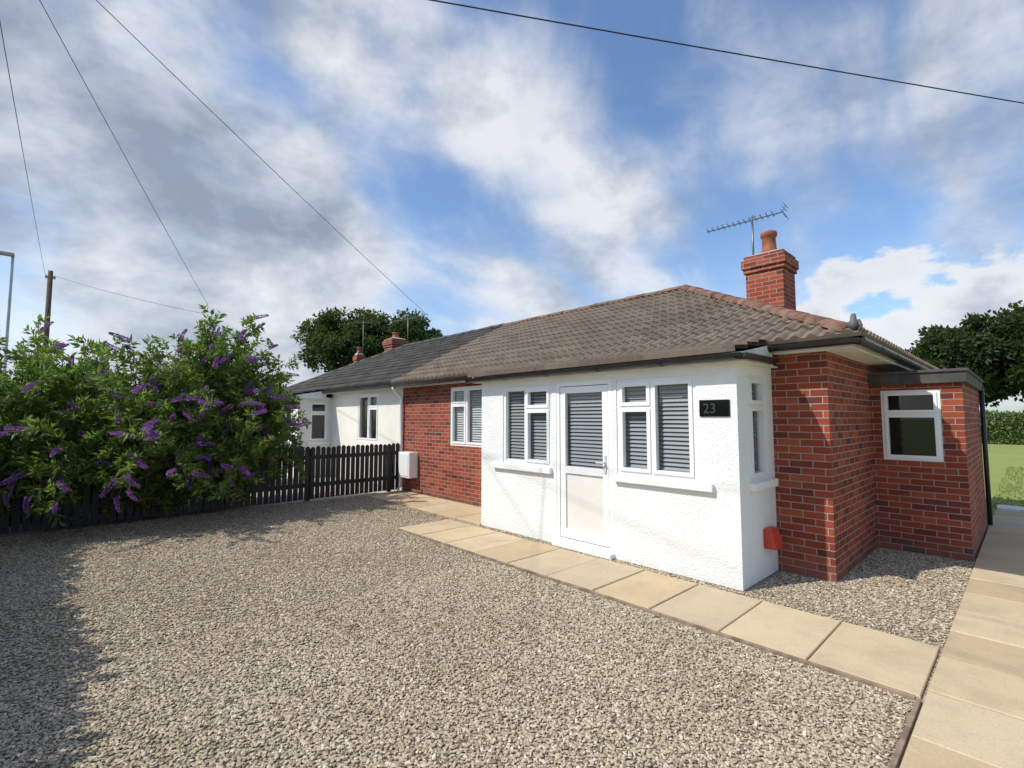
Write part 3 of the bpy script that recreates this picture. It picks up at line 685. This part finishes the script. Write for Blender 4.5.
# ------------------------------------------------------------------ pole, lamp, wires
up = thing('utility_pole', 'dark wooden utility pole rising behind the bushes at the left', 'pole', (-34.9, -.7, 0))
MB().tube([(-34.9, -.7, 0), (-34.9, -.7, 9.4)], [.14, .105], 12).build('post', POLEW, up, smooth=True)
MB().lathe(-34.9, -.86, [(.04, 8.98), (.06, 9.06), (.03, 9.16)], 8).lathe(-34.9, -.54, [(.04, 8.98), (.06, 9.06), (.03, 9.16)], 8).build('insulator', CEM, up)
sl = thing('street_lamp', 'grey street lamp at the left edge above the bushes', 'street lamp', (-28.9, -1.75, 0))
MB().tube([(-28.9, -1.75, 0), (-28.9, -1.75, 1.4), (-28.9, -1.75, 8.2), (-28.9, -1.75, 8.45)], [.09, .06, .045, .045], 10).build('post', GALV, sl, smooth=True)
MB().box(-29.1, -28.7, -2.4, -1.7, 8.45, 8.56).build('lamp_head', GALV, sl, bevel=.04)

def wire(p, q, r, sag, label, ext=.0, ext0=.0):
    p = Vector(p); q = Vector(q); p, q = p-(q-p)*ext0, p+(q-p)*(1+ext); n = 40; pts = []
    for i in range(n+1):
        t = i/n; c = p.lerp(q, t); c.z -= sag*4*t*(1-t); pts.append(c)
    return tag(MB().tube(pts, r, 5).build('overhead_wire', BLACKP, None, recalc=False), label, 'wire')
hub = (-8.76, -1.1, 8.5)
wire((-34.9, -.9, 9.15), hub, .008, .1, 'leftmost overhead wire dropping steeply to the wooden pole', .4)
wire((-21.0, 3.9, 5.92), hub, .007, .1, 'overhead wire dropping behind the tallest purple bush', .4)
wire((-14.4, 9.4, 5.27), hub, .0065, .12, 'long overhead wire running down to the neighbouring chimney aerial', .4)
wire((-34.9, -.5, 9.15), (-21.0, 3.9, 5.55), .008, .1, 'faint wire sloping from the wooden pole towards the grey roof')
wire((-5.26, 2.67, 7.0), (1.0, 12.94, 7.0), .0095, .05, 'thick overhead wire crossing the upper right of the sky', .5, .4)

# ------------------------------------------------------------------ parked car
def car(loc):
    t = thing('parked_car', 'silver white hatchback parked beyond the picket fence beside the bushes', 'car', loc); X, Y, _ = loc
    prof = [(-2.0, .35), (-2.05, .6), (-1.9, .82), (-1.05, .98), (-.45, 1.38), (.2, 1.46), (1.2, 1.42), (1.75, 1.12), (1.98, .95), (2.02, .6), (1.95, .3)]
    def wd(z): return .86 if z < .95 else .86-.24*(z-.95)/.5
    mb = MB(); n = len(prof)
    vs = [(X-wd(z), Y+y, z) for y, z in prof]+[(X+wd(z), Y+y, z) for y, z in prof]
    fs = [tuple(range(n))[::-1], tuple(range(n, 2*n))]+[(i, (i+1) % n, n+(i+1) % n, n+i) for i in range(n)]
    mb.add(vs, fs).build('body', CARP, t, bevel=.05)
    for s in (-1, 1):
        pr = [(-.95, 1.0), (-.45, 1.32), (.2, 1.39), (1.1, 1.35), (1.55, 1.05)]
        MB().add([(X+s*(wd(z)+.006), Y+y, z) for y, z in pr]+[(X+s*(wd(z)-.02), Y+y, z) for y, z in pr], [(0, 1, 2, 3, 4), (9, 8, 7, 6, 5)]).build('side_window', CARG, t)
        for y in (-1.3, 1.25):
            w = MB().tube([(X+s*.70, Y+y, .31), (X+s*.875, Y+y, .31)], .31, 24).build('wheel', TYRE, t, smooth=False)
            MB().tube([(X+s*.86, Y+y, .31), (X+s*.885, Y+y, .31)], .2, 20).build('rim', METAL, w)
        MB().box(X+s*.62, X+s*.84, Y+1.93, Y+2.03, .72, .95).build('tail_light', LAMPR, t, bevel=.02)
    MB().add([(X-.62, Y+1.26, 1.40), (X+.62, Y+1.26, 1.40), (X+.7, Y+1.73, 1.15), (X-.7, Y+1.73, 1.15)], [(0, 1, 2, 3)]).build('rear_window', CARG, t)
    MB().add([(X-.70, Y-1.0, 1.03), (X+.70, Y-1.0, 1.03), (X+.62, Y-.5, 1.36), (X-.62, Y-.5, 1.36)], [(0, 1, 2, 3)]).build('windscreen', CARG, t)
car((-13.3, 2.3, 0))

# ------------------------------------------------------------------ sky, sun
SA, SE = 64, 48
tosun = Vector((-math.cos(R(SA))*math.cos(R(SE)), -math.sin(R(SA))*math.cos(R(SE)), math.sin(R(SE))))
sl_ = bpy.data.lights.new('sun', 'SUN'); sl_.energy = 4.4; sl_.angle = R(.5); sl_.color = (1, .95, .86)
so_ = bpy.data.objects.new('sun', sl_); col.objects.link(so_); so_.rotation_mode = 'QUATERNION'; so_.rotation_quaternion = (-tosun).to_track_quat('-Z', 'Y'); so_.location = (0, 0, 20)
wd_ = bpy.data.worlds.new('World'); sc.world = wd_; wd_.use_nodes = True; g = G(wd_.node_tree)
sky = g.n('ShaderNodeTexSky', sky_type='NISHITA', sun_disc=False); sky.sun_elevation = R(SE); sky.sun_rotation = math.atan2(tosun.x, tosun.y)
D = g.n('ShaderNodeTexCoord').outputs['Generated']; dx, dy, dz = g.sep(D)
zz = g.m('ADD', g.m('MAXIMUM', dz, 0.0), .38)
def dirv(az, el):
    x, y = polar(az, 1); return (x*math.cos(R(el)), y*math.cos(R(el)), math.sin(R(el)))
rx, ry = math.cos(R(46.9)), math.sin(R(46.9))
a = g.m('DIVIDE', g.vm('DOT_PRODUCT', D, (rx, ry, 0)), zz); b = g.m('DIVIDE', g.vm('DOT_PRODUCT', D, (-ry, rx, 0)), zz)
th = R(-38); ct, stt = math.cos(th), math.sin(th)
ar = g.m('ADD', g.m('MULTIPLY', a, ct), g.m('MULTIPLY', b, stt)); br = g.m('SUBTRACT', g.m('MULTIPLY', b, ct), g.m('MULTIPLY', a, stt))
wn = g.m('SUBTRACT', g.noise(g.comb(a, b, 4), 1.3, 2), .5)
streak = g.noise(g.comb(g.m('MULTIPLY', g.m('ADD', ar, g.m('MULTIPLY', wn, .5)), 2.5), g.m('MULTIPLY', br, .85), 2.0), 1.9, 7, .53, .1)
dsc = g.comb(dx, dy, g.m('MULTIPLY', dz, 1.7))
lump = g.noise(dsc, 3.3, 8, .58, .1)
cum = g.noise(dsc, 7.5, 7, .55, .05)
left = g.smooth(a, -.9, .2, 1.0, 0.0)
wl = g.m('ADD', g.m('MULTIPLY', left, .55), .35)
cov = g.m('ADD', g.m('MULTIPLY', streak, g.m('SUBTRACT', 1.0, wl)), g.m('MULTIPLY', lump, wl))
def blob(az, el, r, w):
    dt = g.vm('DOT_PRODUCT', D, dirv(az, el)); return g.smooth(dt, math.cos(R(r)), 1.0, 0, w)
for q in [(-42, 30, 38, .18), (1, 34, 10, .12), (-14, 25, 9, -.12), (-10, 42, 10, -.12), (-28, 12, 18, .12), (8, 15, 15, .13), (18, 42, 16, -.04), (33, 28, 24, .02), (-30, 42, 7, -.04)]:
    cov = g.m('ADD', cov, blob(*q))
cov = g.m('ADD', cov, g.smooth(dz, .02, .25, .06, 0))
fac = g.smooth(cov, .40, .70)
pf = g.m('ADD', cum, blob(40, 11, 13, .21)); pf = g.m('SUBTRACT', pf, g.smooth(dz, .12, .30, 0, .16)); pf = g.m('SUBTRACT', pf, g.smooth(a, -.2, .6, .15, 0))
pfac = g.smooth(pf, .55, .64)
shade = g.noise(g.comb(dx, dy, g.m('MULTIPLY', g.m('SUBTRACT', dz, .03), 1.7)), 4.6, 8, .58, .1)
grey = g.m('ADD', shade, blob(-45, 36, 36, .11)); grey = g.m('SUBTRACT', grey, blob(0, 28, 28, .08))
cc = g.ramp(grey, [(.38, (8.8, 8.95, 9.2)), (.48, (6.8, 7.1, 7.6)), (.58, (4.7, 5.2, 6.0)), (.70, (3.1, 3.5, 4.3))])
pc = g.ramp(g.m('SUBTRACT', cum, g.m('MULTIPLY', g.m('SUBTRACT', dz, .15), .6)), [(.38, (9.4, 9.4, 9.4)), (.56, (8.2, 8.4, 8.7)), (.70, (5.4, 5.7, 6.4))])
sk = g.mix(1.0, sky.outputs[0], (1.5, 1.72, 1.95), 'MULTIPLY')
colr = g.mix(g.m('MULTIPLY', fac, .90), sk, cc)
colr = g.mix(g.m('MULTIPLY', pfac, .9), colr, pc)
bg = g.n('ShaderNodeBackground'); g.set(bg.inputs[0], colr); bg.inputs[1].default_value = .1
o_ = g.n('ShaderNodeOutputWorld'); g.nt.links.new(bg.outputs[0], o_.inputs[0])

# ------------------------------------------------------------------ camera
cd = bpy.data.cameras.new('camera'); cd.sensor_width = 36; cd.lens = 16.97; cd.clip_end = 3000; cd.clip_start = .05
co = bpy.data.objects.new('camera', cd); col.objects.link(co); co.location = (0, 0, 1.65); co.rotation_euler = (R(94.03), 0, R(46.9)); sc.camera = co
